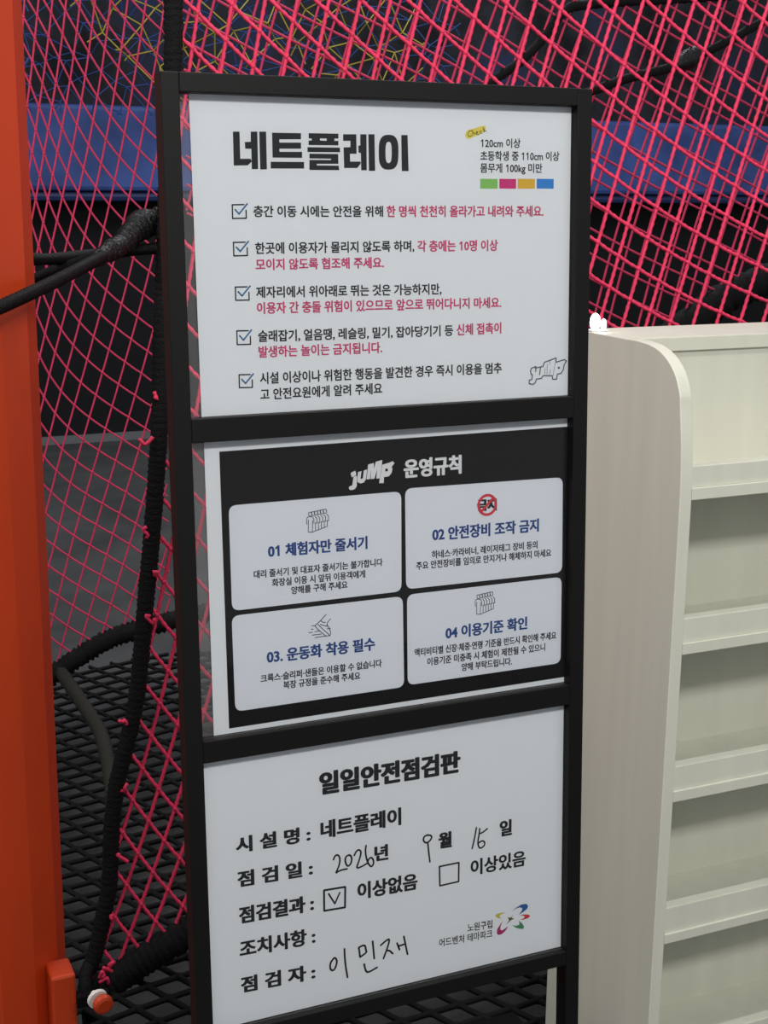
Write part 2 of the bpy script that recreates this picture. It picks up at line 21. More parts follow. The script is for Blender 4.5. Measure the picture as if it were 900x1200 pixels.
ROPE = [(0.264, 0.8431, 1.85), (0.2586, 0.8437, 1.7788), (0.2564, 0.8439, 1.7429), (0.2547, 0.8441, 1.6703), (0.2469, 0.8449, 1.5592), (0.2386, 0.8458, 1.4328), (0.2301, 0.8467, 1.3033), (0.2251, 0.8473, 1.2106), (0.2196, 0.8479, 1.1026), (0.212, 0.8487, 1.0203), (0.2009, 0.8499, 0.9087), (0.1921, 0.8509, 0.838), (0.1828, 0.8519, 0.7518), (0.1719, 0.853, 0.6645), (0.1589, 0.8545, 0.6018), (0.1416, 0.8563, 0.5375), (0.1319, 0.8574, 0.4961), (0.1227, 0.8584, 0.4297), (0.1149, 0.8592, 0.3247), (0.103, 0.8605, 0.268), (0.0896, 0.862, 0.2095), (0.0738, 0.8637, 0.1671)]
ROPE_TAIL = [(0.0802, 0.863, 0.1854), (0.0687, 0.8531, 0.1711), (0.0641, 0.8371, 0.1443), (0.0677, 0.8369, 0.0869), (0.0684, 0.8371, -0.012)]
BEAM = [(0.0677, 0.8643, 0.1163), (0.0984, 0.861, 0.1334), (0.1558, 0.8548, 0.1688), (0.2405, 0.8456, 0.2129), (0.3658, 0.832, 0.2807), (0.5512, 0.812, 0.3596), (0.776, 0.7876, 0.42), (1.0473, 0.7582, 0.4534)]
CORD_A = [(-0.1947, 0.5315, 1.27), (-0.1343, 0.5121, 1.3004), (-0.0726, 0.5024, 1.3269), (0.0079, 0.5845, 1.3491), (0.098, 0.7184, 1.3706), (0.1144, 0.746, 1.375)]
CORD_B = [(0.0009, 0.8809, 1.306), (0.0409, 0.8488, 1.3392), (0.0847, 0.8118, 1.3595), (0.1169, 0.7674, 1.3751)]
WRAP = [(0.1026, 0.7386, 1.3695), (0.1239, 0.7757, 1.3758), (0.1553, 0.8093, 1.3863), (0.1781, 0.8364, 1.4002), (0.2001, 0.8637, 1.4131), (0.2164, 0.8797, 1.4165), (0.2314, 0.8848, 1.4189), (0.2567, 0.8867, 1.4266)]
THIN = [(0.0008, 0.7624, 1.3707), (0.0682, 0.8214, 1.3679), (0.1572, 0.8727, 1.3732), (0.236, 0.8461, 1.3814)]
POST_EDGE = (-0.0053, 0.63, 1.0435)
BRACKET = [(-0.0393, 0.5236, 0.377), (-0.0116, 0.5112, 0.3774), (-0.0201, 0.4863, 0.2664), (-0.0445, 0.4973, 0.2661)]
BOLT = [(0.0108, 0.4418, 0.3663), (0.0096, 0.4578, 0.3605)]
ROPE_BACK_A = [(1.4816, 2.0, 1.6419), (1.7097, 2.0, 1.7172), (1.8273, 2.0, 1.756), (1.9753, 2.0, 1.7923), (2.0429, 2.0, 1.8216), (2.139, 2.0, 1.8613), (2.2779, 2.0, 1.9306), (2.5067, 2.0, 2.0382)]
ROPE_BACK_B = [(1.3569, 2.0, 1.67), (1.4237, 2.0, 1.7347), (1.5014, 2.0, 1.7858), (1.5573, 2.0, 1.8363), (1.6226, 2.0, 1.9105), (1.6985, 2.0, 1.9356), (2.0071, 2.0, 1.9683), (2.2718, 2.0, 1.997)]
EDGE_LOW = [(1.7734, 2.0, 1.015), (2.0388, 2.0, 1.1296), (2.2334, 2.0, 1.214), (2.5183, 2.0, 1.337)]
DARK_ARC = [(1.8866, 2.0, 0.996), (2.0255, 2.0, 1.0699), (2.1379, 2.0, 1.1389), (2.2359, 2.0, 1.1849), (2.3428, 2.0, 1.2169), (2.6202, 2.0, 1.2818)]
LEFT_BEAM = [(0.0752, 2.0, 0.2056), (0.2001, 2.0, 0.2684), (0.2534, 2.0, 0.305), (0.3283, 2.0, 0.3457), (0.393, 2.0, 0.375), (0.4688, 2.0, 0.39), (0.5678, 2.0, 0.4048), (0.8422, 2.0, 0.4297)]
OLIVE = [(0.264, 2.0, 0.308), (0.2576, 1.7288, 0.3248), (0.2677, 1.6063, 0.3047), (0.2582, 1.4954, 0.2952), (0.2421, 1.3847, 0.275), (0.221, 1.2731, 0.2424)]
BAND = (1.836, 1.358)
BLUEX = [(0.8763, 5.6, 2.048), (1.605, 5.6, 2.0803), (2.1723, 5.6, 2.1055), (3.1715, 5.6, 2.15)]
BLOB_AT = (0.709, 0.3627, 1.2829)
APEX = (0.5809, 0.3, 0.3)
CAM = ((-0.3597, -1.2999, 1.4852), [[0.912263, 0.084676, -0.400758], [-0.409473, 0.213375, -0.887019], [0.010403, 0.973294, 0.229327]], 65.9457)
LEAN = 0.052634
HS = 1.58219
BASE_Y = -0.08324
BAR = 0.01759
WIDE = 0.46
VV = [-0.0001, 0.01762, 0.3186, 0.34193, 0.64127, 0.6644, 0.96212, 0.9796]

# ------------------------------------------------------------------ camera, world, lights, exposure
cam_d = bpy.data.cameras.new('camera'); cam_d.sensor_fit = 'HORIZONTAL'; cam_d.sensor_width = 36; cam_d.lens = CAM[2]
cam_d.clip_start = .05; cam_d.clip_end = 60
cam = bpy.data.objects.new('camera', cam_d); COL.objects.link(cam)
_m = Matrix(CAM[1]).to_4x4(); _m.translation = CAM[0]; cam.matrix_world = _m
SC.camera = cam
wd = bpy.data.worlds.new('world'); SC.world = wd; wd.use_nodes = True
wd.node_tree.nodes['Background'].inputs[0].default_value = (.86, .88, .92, 1)
wd.node_tree.nodes['Background'].inputs[1].default_value = .45
SC.view_settings.view_transform = 'Standard'; SC.view_settings.look = 'None'
SC.view_settings.exposure = 0; SC.view_settings.gamma = 1; SC.view_settings.use_curve_mapping = False
def area(name, loc, target, sx, sy, power, col=(1, 1, 1)):
    d = bpy.data.lights.new(name, 'AREA'); d.shape = 'RECTANGLE'; d.size = sx; d.size_y = sy; d.energy = power; d.color = col
    o = bpy.data.objects.new(name, d); COL.objects.link(o); o.location = loc
    o.rotation_euler = (Vector(target) - Vector(loc)).to_track_quat('-Z', 'Y').to_euler()
    return o
area('ceiling_panel_light', (.15, -2.4, 3.0), (.3, 0, .9), 1.3, .30, 58, (1, .985, .95))
area('ceiling_panel_light', (.4, -.75, 3.3), (.4, 0.2, 1.0), 1.3, .25, 24, (1, .985, .95))
area('ceiling_panel_light', (-1.7, .35, 3.2), (.7, .3, .9), 1.0, .6, 38, (1, .985, .95))  # added fill from the left to brighten the shelf's side panel
area('hall_panel_light', (2.5, 3.6, 3.9), (2.0, 4.6, 0.5), 4, 1.2, 95, (.9, .95, 1))  # added fill that brightens the padded beam at the back

# ------------------------------------------------------------------ materials
def mat(name, col, rough=.6, spec=.5, metal=0, noise=0, nscale=8, bump=0, bscale=200, stretch=(1, 1, 1), coat=0):
    m = bpy.data.materials.new(name); m.use_nodes = True; nt = m.node_tree; b = nt.nodes['Principled BSDF']
    b.inputs['Base Color'].default_value = (*col, 1); b.inputs['Roughness'].default_value = rough
    b.inputs['Specular IOR Level'].default_value = spec; b.inputs['Metallic'].default_value = metal
    b.inputs['Coat Weight'].default_value = coat
    if noise or bump:
        tc = nt.nodes.new('ShaderNodeTexCoord'); mp = nt.nodes.new('ShaderNodeMapping'); mp.inputs['Scale'].default_value = stretch
        nt.links.new(tc.outputs['Object'], mp.inputs[0])
    if noise:
        n = nt.nodes.new('ShaderNodeTexNoise'); n.inputs['Scale'].default_value = nscale; n.inputs['Detail'].default_value = 4
        nt.links.new(mp.outputs[0], n.inputs['Vector'])
        r = nt.nodes.new('ShaderNodeValToRGB'); r.color_ramp.elements[0].position = .3; r.color_ramp.elements[1].position = .7
        r.color_ramp.elements[0].color = (*[c * (1 - noise) for c in col], 1); r.color_ramp.elements[1].color = (*[min(1, c * (1 + noise)) for c in col], 1)
        nt.links.new(n.outputs['Fac'], r.inputs[0]); nt.links.new(r.outputs[0], b.inputs['Base Color'])
    if bump:
        n = nt.nodes.new('ShaderNodeTexNoise'); n.inputs['Scale'].default_value = bscale; n.inputs['Detail'].default_value = 3
        nt.links.new(mp.outputs[0], n.inputs['Vector'])
        u = nt.nodes.new('ShaderNodeBump'); u.inputs['Strength'].default_value = bump; u.inputs['Distance'].default_value = .004
        nt.links.new(n.outputs['Fac'], u.inputs['Height']); nt.links.new(u.outputs[0], b.inputs['Normal'])
    return m
M = {}
M['frame'] = mat('black_powder_coat', (.0052, .0048, .0046), .5, .18, bump=.12, bscale=900)
M['paper'] = mat('white_paper', (.70, .735, .765), .75, .2)
M['laminate'] = mat('cream_laminate', (.605, .605, .512), .42, .45, noise=.035, nscale=5, stretch=(6, 6, .5))
M['orange'] = mat('orange_paint', (.50, .043, .006), .42, .5, noise=.10, nscale=3, stretch=(2, 2, .6), bump=.05, bscale=60)
M['pink'] = mat('pink_twine', (.80, .045, .125), .6, .3, noise=.10, nscale=60)
M['pink_far'] = mat('fine_pink_twine', (.62, .040, .115), .65, .3, noise=.10, nscale=40)
M['blue_twine'] = mat('blue_twine', (.035, .075, .26), .6, .3)
M['yellow_twine'] = mat('yellow_twine', (.30, .23, .025), .6, .3)
M['black_twine'] = mat('black_twine', (.006, .006, .0065), .8, .2)
M['black_rope'] = mat('black_rope', (.0055, .0055, .006), .75, .2, bump=.8, bscale=320)
M['black_cord'] = mat('black_braided_cord', (.003, .003, .0037), .6, .18, bump=.5, bscale=420)
M['wrap_tape'] = mat('glossy_black_wrapping', (.005, .005, .0055), .36, .35, bump=.9, bscale=240)
M['olive_rope'] = mat('dark_olive_rope', (.020, .0195, .0145), .8, .3, bump=.5, bscale=200)
M['blue_pad'] = mat('blue_vinyl', (.044, .082, .265), .55, .3, noise=.35, nscale=3.5, bump=.35, bscale=9)
M['mat'] = mat('dark_grey_mat', (.062, .062, .063), .9, .15, noise=.25, nscale=3, bump=.3, bscale=5)
M['black_pad'] = mat('black_vinyl', (.0045, .0045, .005), .9, .08)
M['washer'] = mat('white_nylon', (.75, .73, .68), .5, .4)
M['lampbody'] = mat('white_plastic', (.8, .8, .78), .4, .5)
INK = {'ink': (.018, .020, .024), 'pink_ink': (.50, .045, .14), 'blue_ink': (.022, .055, .20), 'white_ink': (.68, .69, .71), 'green_ink': (.20, .46, .11),
       'magenta_ink': (.52, .035, .17), 'amber_ink': (.62, .38, .04), 'azure_ink': (.035, .20, .55), 'black_ink': (.005, .0048, .0058), 'red_ink': (.55, .04, .06),
       'olive_ink': (.10, .09, .02), 'yellow_ink': (.66, .54, .09), 'tick_ink': (.055, .15, .29), 'grey_ink': (.10, .105, .115), 'icon_ink': (.05, .053, .06), 'leaf_ink': (.05, .22, .10), 'wine_ink': (.34, .025, .12), 'navy_ink': (.025, .10, .28), 'gold_ink': (.50, .40, .06), 'pen_ink': (.022, .023, .026)}
for k, c in INK.items(): M[k] = mat('printed_' + k, c, .8, .08)
M['card'] = mat('printed_card_white', (.665, .70, .755), .7, .2)
M['paper_sheet'] = M['paper']
def pane_mat(name, haze):
    m = bpy.data.materials.new(name); m.use_nodes = True; nt = m.node_tree; nt.nodes.clear()
    o = nt.nodes.new('ShaderNodeOutputMaterial'); t = nt.nodes.new('ShaderNodeBsdfTransparent'); t.inputs[0].default_value = (.985, .985, .985, 1)
    d = nt.nodes.new('ShaderNodeBsdfDiffuse'); d.inputs[0].default_value = (.8, .8, .8, 1); a = nt.nodes.new('ShaderNodeMixShader'); a.inputs[0].default_value = haze
    g = nt.nodes.new('ShaderNodeBsdfGlossy'); g.inputs['Roughness'].default_value = .03
    f = nt.nodes.new('ShaderNodeFresnel'); f.inputs[0].default_value = 1.25; b = nt.nodes.new('ShaderNodeMixShader')
    nt.links.new(t.outputs[0], a.inputs[1]); nt.links.new(d.outputs[0], a.inputs[2]); nt.links.new(f.outputs[0], b.inputs[0])
    nt.links.new(a.outputs[0], b.inputs[1]); nt.links.new(g.outputs[0], b.inputs[2]); nt.links.new(b.outputs[0], o.inputs[0])
    return m
M['pane'] = pane_mat('clear_acrylic', .003); M['pane_back'] = pane_mat('hazy_clear_acrylic', .05)
def wall_mat():
    m = mat('dark_hall_wall', (.02, .02, .022), .8, .2); nt = m.node_tree; b = nt.nodes['Principled BSDF']
    tc = nt.nodes.new('ShaderNodeTexCoord'); n = nt.nodes.new('ShaderNodeTexNoise'); n.inputs['Scale'].default_value = 2.2; n.inputs['Detail'].default_value = 5; n.inputs['Roughness'].default_value = .65
    r = nt.nodes.new('ShaderNodeValToRGB'); e = r.color_ramp.elements
    e[0].position = .38; e[0].color = (.008, .008, .010, 1); e[1].position = .72; e[1].color = (.022, .034, .085, 1)
    e.new(.52).color = (.024, .024, .029, 1)
    nt.links.new(tc.outputs['Object'], n.inputs['Vector']); nt.links.new(n.outputs['Fac'], r.inputs[0]); nt.links.new(r.outputs[0], b.inputs['Base Color'])
    return m
M['wall'] = wall_mat()
M['wall_low'] = mat('black_wall_panel', (.010, .010, .011), .8, .2)
def glow_mat():
    m = bpy.data.materials.new('lit_lamp_lens'); m.use_nodes = True; b = m.node_tree.nodes['Principled BSDF']
    b.inputs['Emission Color'].default_value = (1, 1, .97, 1); b.inputs['Emission Strength'].default_value = 6
    return m
M['glow'] = glow_mat()

# ------------------------------------------------------------------ mesh helpers
class MB:
    def __init__(s): s.v = []; s.f = []
    def box(s, x0, x1, y0, y1, z0, z1):
        n = len(s.v)
        s.v += [(x0, y0, z0), (x1, y0, z0), (x1, y1, z0), (x0, y1, z0), (x0, y0, z1), (x1, y0, z1), (x1, y1, z1), (x0, y1, z1)]
        s.f += [tuple(n + i for i in q) for q in ((3, 2, 1, 0), (4, 5, 6, 7), (0, 1, 5, 4), (1, 2, 6, 5), (2, 3, 7, 6), (3, 0, 4, 7))]
        return s
    def prism(s, poly, axis, a, b):                       # poly extruded along an axis from a to b
        n = len(s.v); k = len(poly)
        put = {'x': lambda p, t: (t, p[0], p[1]), 'y': lambda p, t: (p[0], t, p[1]), 'z': lambda p, t: (p[0], p[1], t)}[axis]
        s.v += [put(p, a) for p in poly] + [put(p, b) for p in poly]
        s.f += [tuple(n + i for i in range(k)), tuple(n + k + i for i in reversed(range(k)))]
        s.f += [(n + (i + 1) % k, n + i, n + k + i, n + k + (i + 1) % k) for i in range(k)]
        return s
    def tube(s, pts, rad, n=8, shape=None, cap=True):     # rad: number or list; shape(theta, arclength) scales the radius
        pts = [Vector(p) for p in pts]; L = 0; base = len(s.v); up = None
        for i, p in enumerate(pts):
            if i: L += (p - pts[i - 1]).length
            t = (pts[min(i + 1, len(pts) - 1)] - pts[max(i - 1, 0)])
            t = t.normalized() if t.length > 1e-9 else Vector((0, 0, 1))
            if up is None: up = Vector((0, 0, 1)) if abs(t.z) < .9 else Vector((0, 1, 0))
            a = up - t * up.dot(t); a = a.normalized() if a.length > 1e-6 else t.orthogonal().normalized(); up = a; b = t.cross(a)
            r = rad[i] if isinstance(rad, (list, tuple)) else rad
            for k in range(n):
                th = 2 * math.pi * k / n; q = r * (shape(th, L) if shape else 1)
                s.v.append(tuple(p + a * (q * math.cos(th)) + b * (q * math.sin(th))))
        m = len(pts)
        for i in range(m - 1):
            for k in range(n):
                k2 = (k + 1) % n
                s.f.append((base + i * n + k, base + i * n + k2, base + (i + 1) * n + k2, base + (i + 1) * n + k))
        if cap:
            s.f.append(tuple(base + k for k in reversed(range(n)))); s.f.append(tuple(base + (m - 1) * n + k for k in range(n)))
        return s
    def ball(s, c, r, nu=6, nv=4, sc=(1, 1, 1)):
        base = len(s.v); c = Vector(c)
        s.v.append((c.x, c.y, c.z - r * sc[2]))
        for i in range(1, nv):
            ph = -math.pi / 2 + math.pi * i / nv
            for k in range(nu):
                th = 2 * math.pi * k / nu
                s.v.append((c.x + r * sc[0] * math.cos(ph) * math.cos(th), c.y + r * sc[1] * math.cos(ph) * math.sin(th), c.z + r * sc[2] * math.sin(ph)))
        s.v.append((c.x, c.y, c.z + r * sc[2])); top = len(s.v) - 1
        for k in range(nu):
            k2 = (k + 1) % nu
            s.f.append((base, base + 1 + k2, base + 1 + k))
            for i in range(nv - 2): s.f.append((base + 1 + i * nu + k, base + 1 + i * nu + k2, base + 1 + (i + 1) * nu + k2, base + 1 + (i + 1) * nu + k))
            s.f.append((base + 1 + (nv - 2) * nu + k, base + 1 + (nv - 2) * nu + k2, top))
        return s
    def build(s, name, m, parent=None, smooth=False, bevel=0, off=(0, 0, 0)):
        me = bpy.data.meshes.new(name)
        me.from_pydata([(v[0] - off[0], v[1] - off[1], v[2] - off[2]) for v in s.v], [], s.f); me.update()
        me.materials.append(M[m] if isinstance(m, str) else m)
        if smooth:
            me.polygons.foreach_set('use_smooth', [True] * len(me.polygons))
        o = bpy.data.objects.new(name, me); COL.objects.link(o); o.location = off
        if parent: o.parent = parent
        if bevel:
            bv = o.modifiers.new('bevel', 'BEVEL'); bv.width = bevel; bv.segments = 2; bv.limit_method = 'ANGLE'
        return o
def tag(o, label=None, cat=None, group=None, kind=None):
    for k, v in (('label', label), ('category', cat), ('group', group), ('kind', kind)):
        if v: o[k] = v
    return o
def empty(name, loc, rot=(0, 0, 0)):
    o = bpy.data.objects.new(name, None); COL.objects.link(o); o.location = loc; o.rotation_euler = rot; o.empty_display_size = .05
    return o
def smooth_path(pts, step):                               # Catmull-Rom through the points, resampled
    P = [Vector(p) for p in pts]; P = [P[0] * 2 - P[1]] + P + [P[-1] * 2 - P[-2]]; out = []
    for i in range(1, len(P) - 2):
        n = max(1, int((P[i + 1] - P[i]).length / step))
        for k in range(n):
            t = k / n; a, b, c, d = P[i - 1], P[i], P[i + 1], P[i + 2]
            out.append(.5 * ((2 * b) + (c - a) * t + (2 * a - 5 * b + 4 * c - d) * t * t + (3 * b - a - 3 * c + d) * t ** 3))
    out.append(P[-2]); return out

# ------------------------------------------------------------------ the setting
tag(MB().box(-4, 9, -4, 6.75, -.05, 0).build('floor', 'mat'), kind='structure')
wl = tag(MB().box(-4, 9, 6.7, 6.85, 0, 8).build('wall_back', 'wall'), kind='structure')
tag(MB().box(-4, 9, 6.66, 6.70, 0, .045).build('baseboard_back', mat('grey_floor_edge', (.14, .145, .15), .6)), kind='structure')
tag(MB().box(-4, 9, 6.685, 6.70, .045, BAND[1] - .01).build('trim_1', 'wall_low'), kind='structure')

# blue padded beam along the back wall, with its dark lower skirt
pad = empty('padded_beam', (1.5, 6.6, BAND[1]))
def lumpy_pad(x0, x1, y0, y1, z0, z1, name, m):
    o = MB().box(x0 - 1.5, x1 - 1.5, y0 - 6.6, y1 - 6.6, z0 - BAND[1], z1 - BAND[1]).build(name, m, pad, bevel=.025); return o
lumpy_pad(-2, 7.5, 6.44, 6.70, BAND[1] + .055, BAND[1] + .555 - .05, 'cushion', 'blue_pad')
lumpy_pad(-2, 7.5, 6.47, 6.70, BAND[1], BAND[1] + .055, 'skirt', mat('navy_vinyl', (.022, .035, .12), .55, .4))
tag(pad, 'long blue padded beam running across the dark back wall behind the nets', 'padding')

# ------------------------------------------------------------------ nets
def terms(i, j, deg): return [i ** a * j ** b for a in range(deg + 1) for b in range(deg + 1 - a)]
def poly(c, i, j, deg): return sum(a * b for a, b in zip(c, terms(i / 10, j / 10, deg)))
def in_hull(hl, p):                                       # nearest point of the measured patch of mesh
    best = None; ins = True
    for k in range(len(hl)):
        a = hl[k]; b = hl[(k + 1) % len(hl)]; dx, dy = b[0] - a[0], b[1] - a[1]
        if dx * (p[1] - a[1]) - dy * (p[0] - a[0]) < 0: ins = False
        t = max(0, min(1, ((p[0] - a[0]) * dx + (p[1] - a[1]) * dy) / (dx * dx + dy * dy))); q = (a[0] + dx * t, a[1] + dy * t)
        d = (q[0] - p[0]) ** 2 + (q[1] - p[1]) ** 2
        if best is None or d < best[0]: best = (d, q)
    return p if ins else best[1]
def lattice(cs, cz, hl, i, j, deg):                       # fitted inside the patch, straight on from its edge outside
    a, b = in_hull(hl, (i, j)); s = poly(cs, a, b, deg); z = poly(cz, a, b, deg)
    if (a, b) != (i, j):
        h = .25
        for c, sel in ((cs, 0), (cz, 1)):
            da = (poly(c, a + h, b, deg) - poly(c, a - h, b, deg)) / (2 * h); db = (poly(c, a, b + h, deg) - poly(c, a, b - h, deg)) / (2 * h)
            if sel == 0: s += da * (i - a) + db * (j - b)
            else: z += da * (i - a) + db * (j - b)
    return s, z
def lerp(a, b, t): return a + (b - a) * t
def make_net(name, pos, rng, inside, r, m, n=5, twist=0, knot=1.55, sag=0.0):
    mb = MB(); cache = {}
    (i0, i1), (j0, j1) = rng
    for i in range(i0, i1 + 1):
        for j in range(j0, j1 + 1): cache[i, j] = pos(i, j)
    ins = {k: (p is not None and inside(p)) for k, p in cache.items()}
    for (i, j), p in cache.items():
        if p is None: continue
        if ins[i, j] and knot: mb.ball(p, r * knot, 6, 4)
        for q in ((i + 1, j), (i, j + 1)):
            b = cache.get(q)
            if b is None or not (ins[i, j] or ins[q]): continue
            A, B = p, b
            if ins[i, j] != ins[q]:
                lo, hi = (A, B) if ins[i, j] else (B, A); a0 = lo
                for _ in range(9):
                    mid = (lo + hi) / 2
                    if inside(mid): lo = mid
                    else: hi = mid
                A, B = a0, lo
            L = (B - A).length
            if L < .004: continue
            if twist:
                k = max(3, int(L / (twist / 5))); ph = random.random() * 6
                pts = [A + (B - A) * (t / k) + Vector((0, 0, -sag * 4 * (t / k) * (1 - t / k))) for t in range(k + 1)]
                mb.tube(pts, r, n, (lambda th, s, ph=ph: 1 + .17 * math.cos(2 * (th - s * 2 * math.pi / (2 * twist)) + ph)), cap=False)
            else:
                k = 3 if sag else 1
                mb.tube([A + (B - A) * (t / k) + Vector((0, 0, -sag * 4 * (t / k) * (1 - t / k))) for t in range(k + 1)], r, n, cap=False)
    c = mb.v[0]; xs = [v[0] for v in mb.v]; ys = [v[1] for v in mb.v]; zs = [v[2] for v in mb.v]
    return mb.build(name, m, smooth=True, off=(sum(xs) / len(xs), sum(ys) / len(ys), min(zs)))
FA, FE = Vector(FRONT_FRAME[0]), Vector(FRONT_FRAME[1])
def front_pos(i, j):
    s, z = lattice(FRONT_S, FRONT_Z, FRONT_HULL, i, j, 3)
    if not (-.4 < s < 2.1 and -.1 < z < 2.7): return None
    p = FA + FE * s; return Vector((p.x, p.y, z))
ROPE_V = [Vector(p) for p in ROPE]; BEAM_V = [Vector(p) for p in BEAM]
def x_at(path, z):
    for a, b in zip(path, path[1:]):
        if (a.z - z) * (b.z - z) <= 0 and abs(a.z - b.z) > 1e-6: return lerp(a.x, b.x, (z - a.z) / (b.z - a.z))
    return path[0].x if abs(z - path[0].z) < abs(z - path[-1].z) else path[-1].x
def z_at(path, x):
    for a, b in zip(path, path[1:]):
        if (a.x - x) * (b.x - x) <= 0 and abs(a.x - b.x) > 1e-6: return lerp(a.z, b.z, (x - a.x) / (b.x - a.x))
    return path[0].z if abs(x - path[0].x) < abs(x - path[-1].x) else path[-1].z
def front_in(p): return p.x > x_at(ROPE_V, p.z) + .004 and p.z > z_at(BEAM_V, p.x) + .005 and p.z < 2.5 and p.x < 1.95
tag(make_net('climbing_net', front_pos, ((-30, 56), (-34, 48)), front_in, .0031, 'pink', 6, twist=.013, sag=.0012),
    'thick bright pink rope net hung close behind the sign and the cream shelf', 'net')
LB = [Vector(p) for p in LEFT_BEAM]
def left_pos(i, j):
    s, z = lattice(LEFT_S, LEFT_Z, LEFT_HULL, i, j, 4)
    if not (-.6 < s < .75 and .1 < z < 2.7): return None
    return Vector((s, 2.0, z))
LEFT_EDGE = None
def left_in(p): return -.16 < p.x < (.60 if p.z > 1.25 else .545) and p.z > z_at(LB, p.x) + .002 and p.z < 2.5
tag(make_net('climbing_net', left_pos, ((-20, 28), (-22, 32)), left_in, .0024, 'pink_far', 5, sag=.001),
    'fine pink net between the orange post and the black wrapped rope', 'net')
RA = [Vector(p) for p in ROPE_BACK_A]; EL = [Vector(p) for p in EDGE_LOW]
def back_pos(i, j):
    x = 1.0 + .0455 * i - .0185 * j; z = 1.7 - .020 * i - .0585 * j
    return Vector((x + .012 * math.sin(z * 5 + x * 2), 2.0, z + .010 * math.sin(x * 6)))
def line_z(a, b, x): return a.z + (b.z - a.z) * (x - a.x) / (b.x - a.x)
def ropeline(x): return z_at(RA, x) if x > RA[0].x else line_z(RA[0], RA[1], x)
def up_in(p): return .61 < p.x < 3.2 and p.z > ropeline(p.x) and p.z < 2.6
def lo_in(p): return   .9 < p.x < 3.2 and p.z < ropeline(p.x) - .004 and p.z > line_z(EL[1], EL[2], p.x)
tag(make_net('climbing_net', back_pos, ((-46, 66), (-56, 46)), up_in, .0034, 'pink_far', 5),
    'fainter second pink net behind the thick one, above the sagging black rope', 'net')
tag(make_net('climbing_net', back_pos, ((-46, 66), (-56, 46)), lo_in, .0034, 'pink_far', 5),
    'fainter second pink net below the sagging black rope, in front of the blue beam', 'net')
def far_pos(x0, y, a, b, seed):
    rnd = random.Random(seed); jit = {}
    def f(i, j):
        p = jit.setdefault((i, j), (rnd.uniform(-.045, .045), rnd.uniform(-.045, .045), rnd.uniform(-.06, .06)))
        return Vector((x0 + a[0] * i + b[0] * j + p[0], y + p[2], 1.9 + a[1] * i + b[1] * j + p[1]))
    return f
tag(make_net('far_net', far_pos(.7, 6.1, (.085, .06), (-.085, .06), 1), ((-6, 34), (-16, 26)), lambda p: .62 < p.x < 3.4 and 1.80 < p.z < 3.4, .0032, 'blue_twine', 4, knot=0),
    'thin blue net far back above the blue beam, on its left half', 'net')
tag(make_net('far_net', far_pos(.6, 5.7, (.022, .11), (-.028, .10), 2), ((-30, 30), (-30, 30)), lambda p: .58 < p.x < .95 and 1.86 < p.z < 3.2, .004, 'blue_twine', 4, knot=0),
    'blue net hanging in steep folds beside the top of the orange post', 'net')
tag(make_net('far_net', far_pos(1.4, 5.2, (.085, .075), (-.075, .085), 3), ((-12, 34), (-20, 26)), lambda p: 1.05 < p.x < 2.75 and 1.95 + .12 * math.sin(p.x * 7) < p.z < 3.2, .0038, 'yellow_twine', 4, knot=0),
    'yellow rope net far back above the top of the sign', 'net')
def floor_pos(i, j):
    x = .4 + .058 * i + .020 * j; y = 1.2 + .012 * i - .050 * j
    return Vector((x + .012 * math.sin(y * 4), y + .012 * math.sin(x * 5), .12 + .018 * math.sin(x * 3.1 + y * 2.2)))
tag(make_net('floor_net', floor_pos, ((-40, 70), (-44, 34)), lambda p: -.55 < p.x < 2.6 and .42 < p.y < 2.5, .0058, 'black_twine', 5, knot=1.35),
    'black rope net stretched low over the dark grey floor below the pink nets', 'net')

# ------------------------------------------------------------------ ropes
def lay(pitch, amp, lobes=3):
    return lambda th, s: 1 + amp * math.cos(lobes * th - s * 2 * math.pi / pitch)
def rough(seed, amp, pitch):
    rnd = random.Random(seed)
    return lambda th, s: 1 + amp * math.sin(s * 2 * math.pi / pitch + .9 * math.sin(th)) + rnd.uniform(-.05, .05)
def rope(name, path, r, m, label, cat='rope', shape=None, n=10, step=.006, parent=None):
    pts = smooth_path(path, step)
    o = MB().tube(pts, r, n, shape).build(name, m, parent, smooth=True, off=path[0] if not parent else (0, 0, 0))
    return tag(o, label, cat) if not parent else o
wr = empty('wrapped_rope', ROPE[-1]); base = Vector(ROPE[-1])
rel = [Vector(p) - base for p in ROPE]
pts = smooth_path(rel, .004)
mb = MB(); nn = len(pts)
mb.tube(pts, [lerp(.0145, .0135, i / nn) for i in range(nn)], 12, rough(3, .085, .0105))
mb.build('rope_core', 'black_rope', wr, smooth=True)
tl = [Vector(p) - base for p in ROPE_TAIL]
MB().tube(smooth_path(tl, .003), .0125, 12, lambda th, s: 1 + .12 * math.cos(2 * th + s * 420) * math.cos(s * 420 - 2 * th)).build('braided_tail', 'black_cord', wr, smooth=True)
rnd = random.Random(5)
for k in range(0, len(ROPE) - 1):
    for q in range(1):
        a = Vector(ROPE[k]) - base; b = Vector(ROPE[k + 1]) - base; p = a.lerp(b, rnd.random())
        if k not in (7, 8, 9, 10, 11, 13, 15, 17, 19): continue
        c = p + Vector((rnd.choice((-.013, .013)), -.012, 0)); pt = [c]
        for t in range(4): pt.append(pt[-1] + Vector((rnd.uniform(-.008, .008), rnd.uniform(-.003, .002), rnd.uniform(-.009, .009))))
        MB().tube(smooth_path(pt, .003), .0032, 5).build('twine_tie', 'pink', wr, smooth=True)
tag(wr, 'black wrapped rope running down the left edge of the sign with pink tied ends', 'rope')
bm_ = empty('wrapped_beam', BEAM[1]); b0 = Vector(BEAM[1])
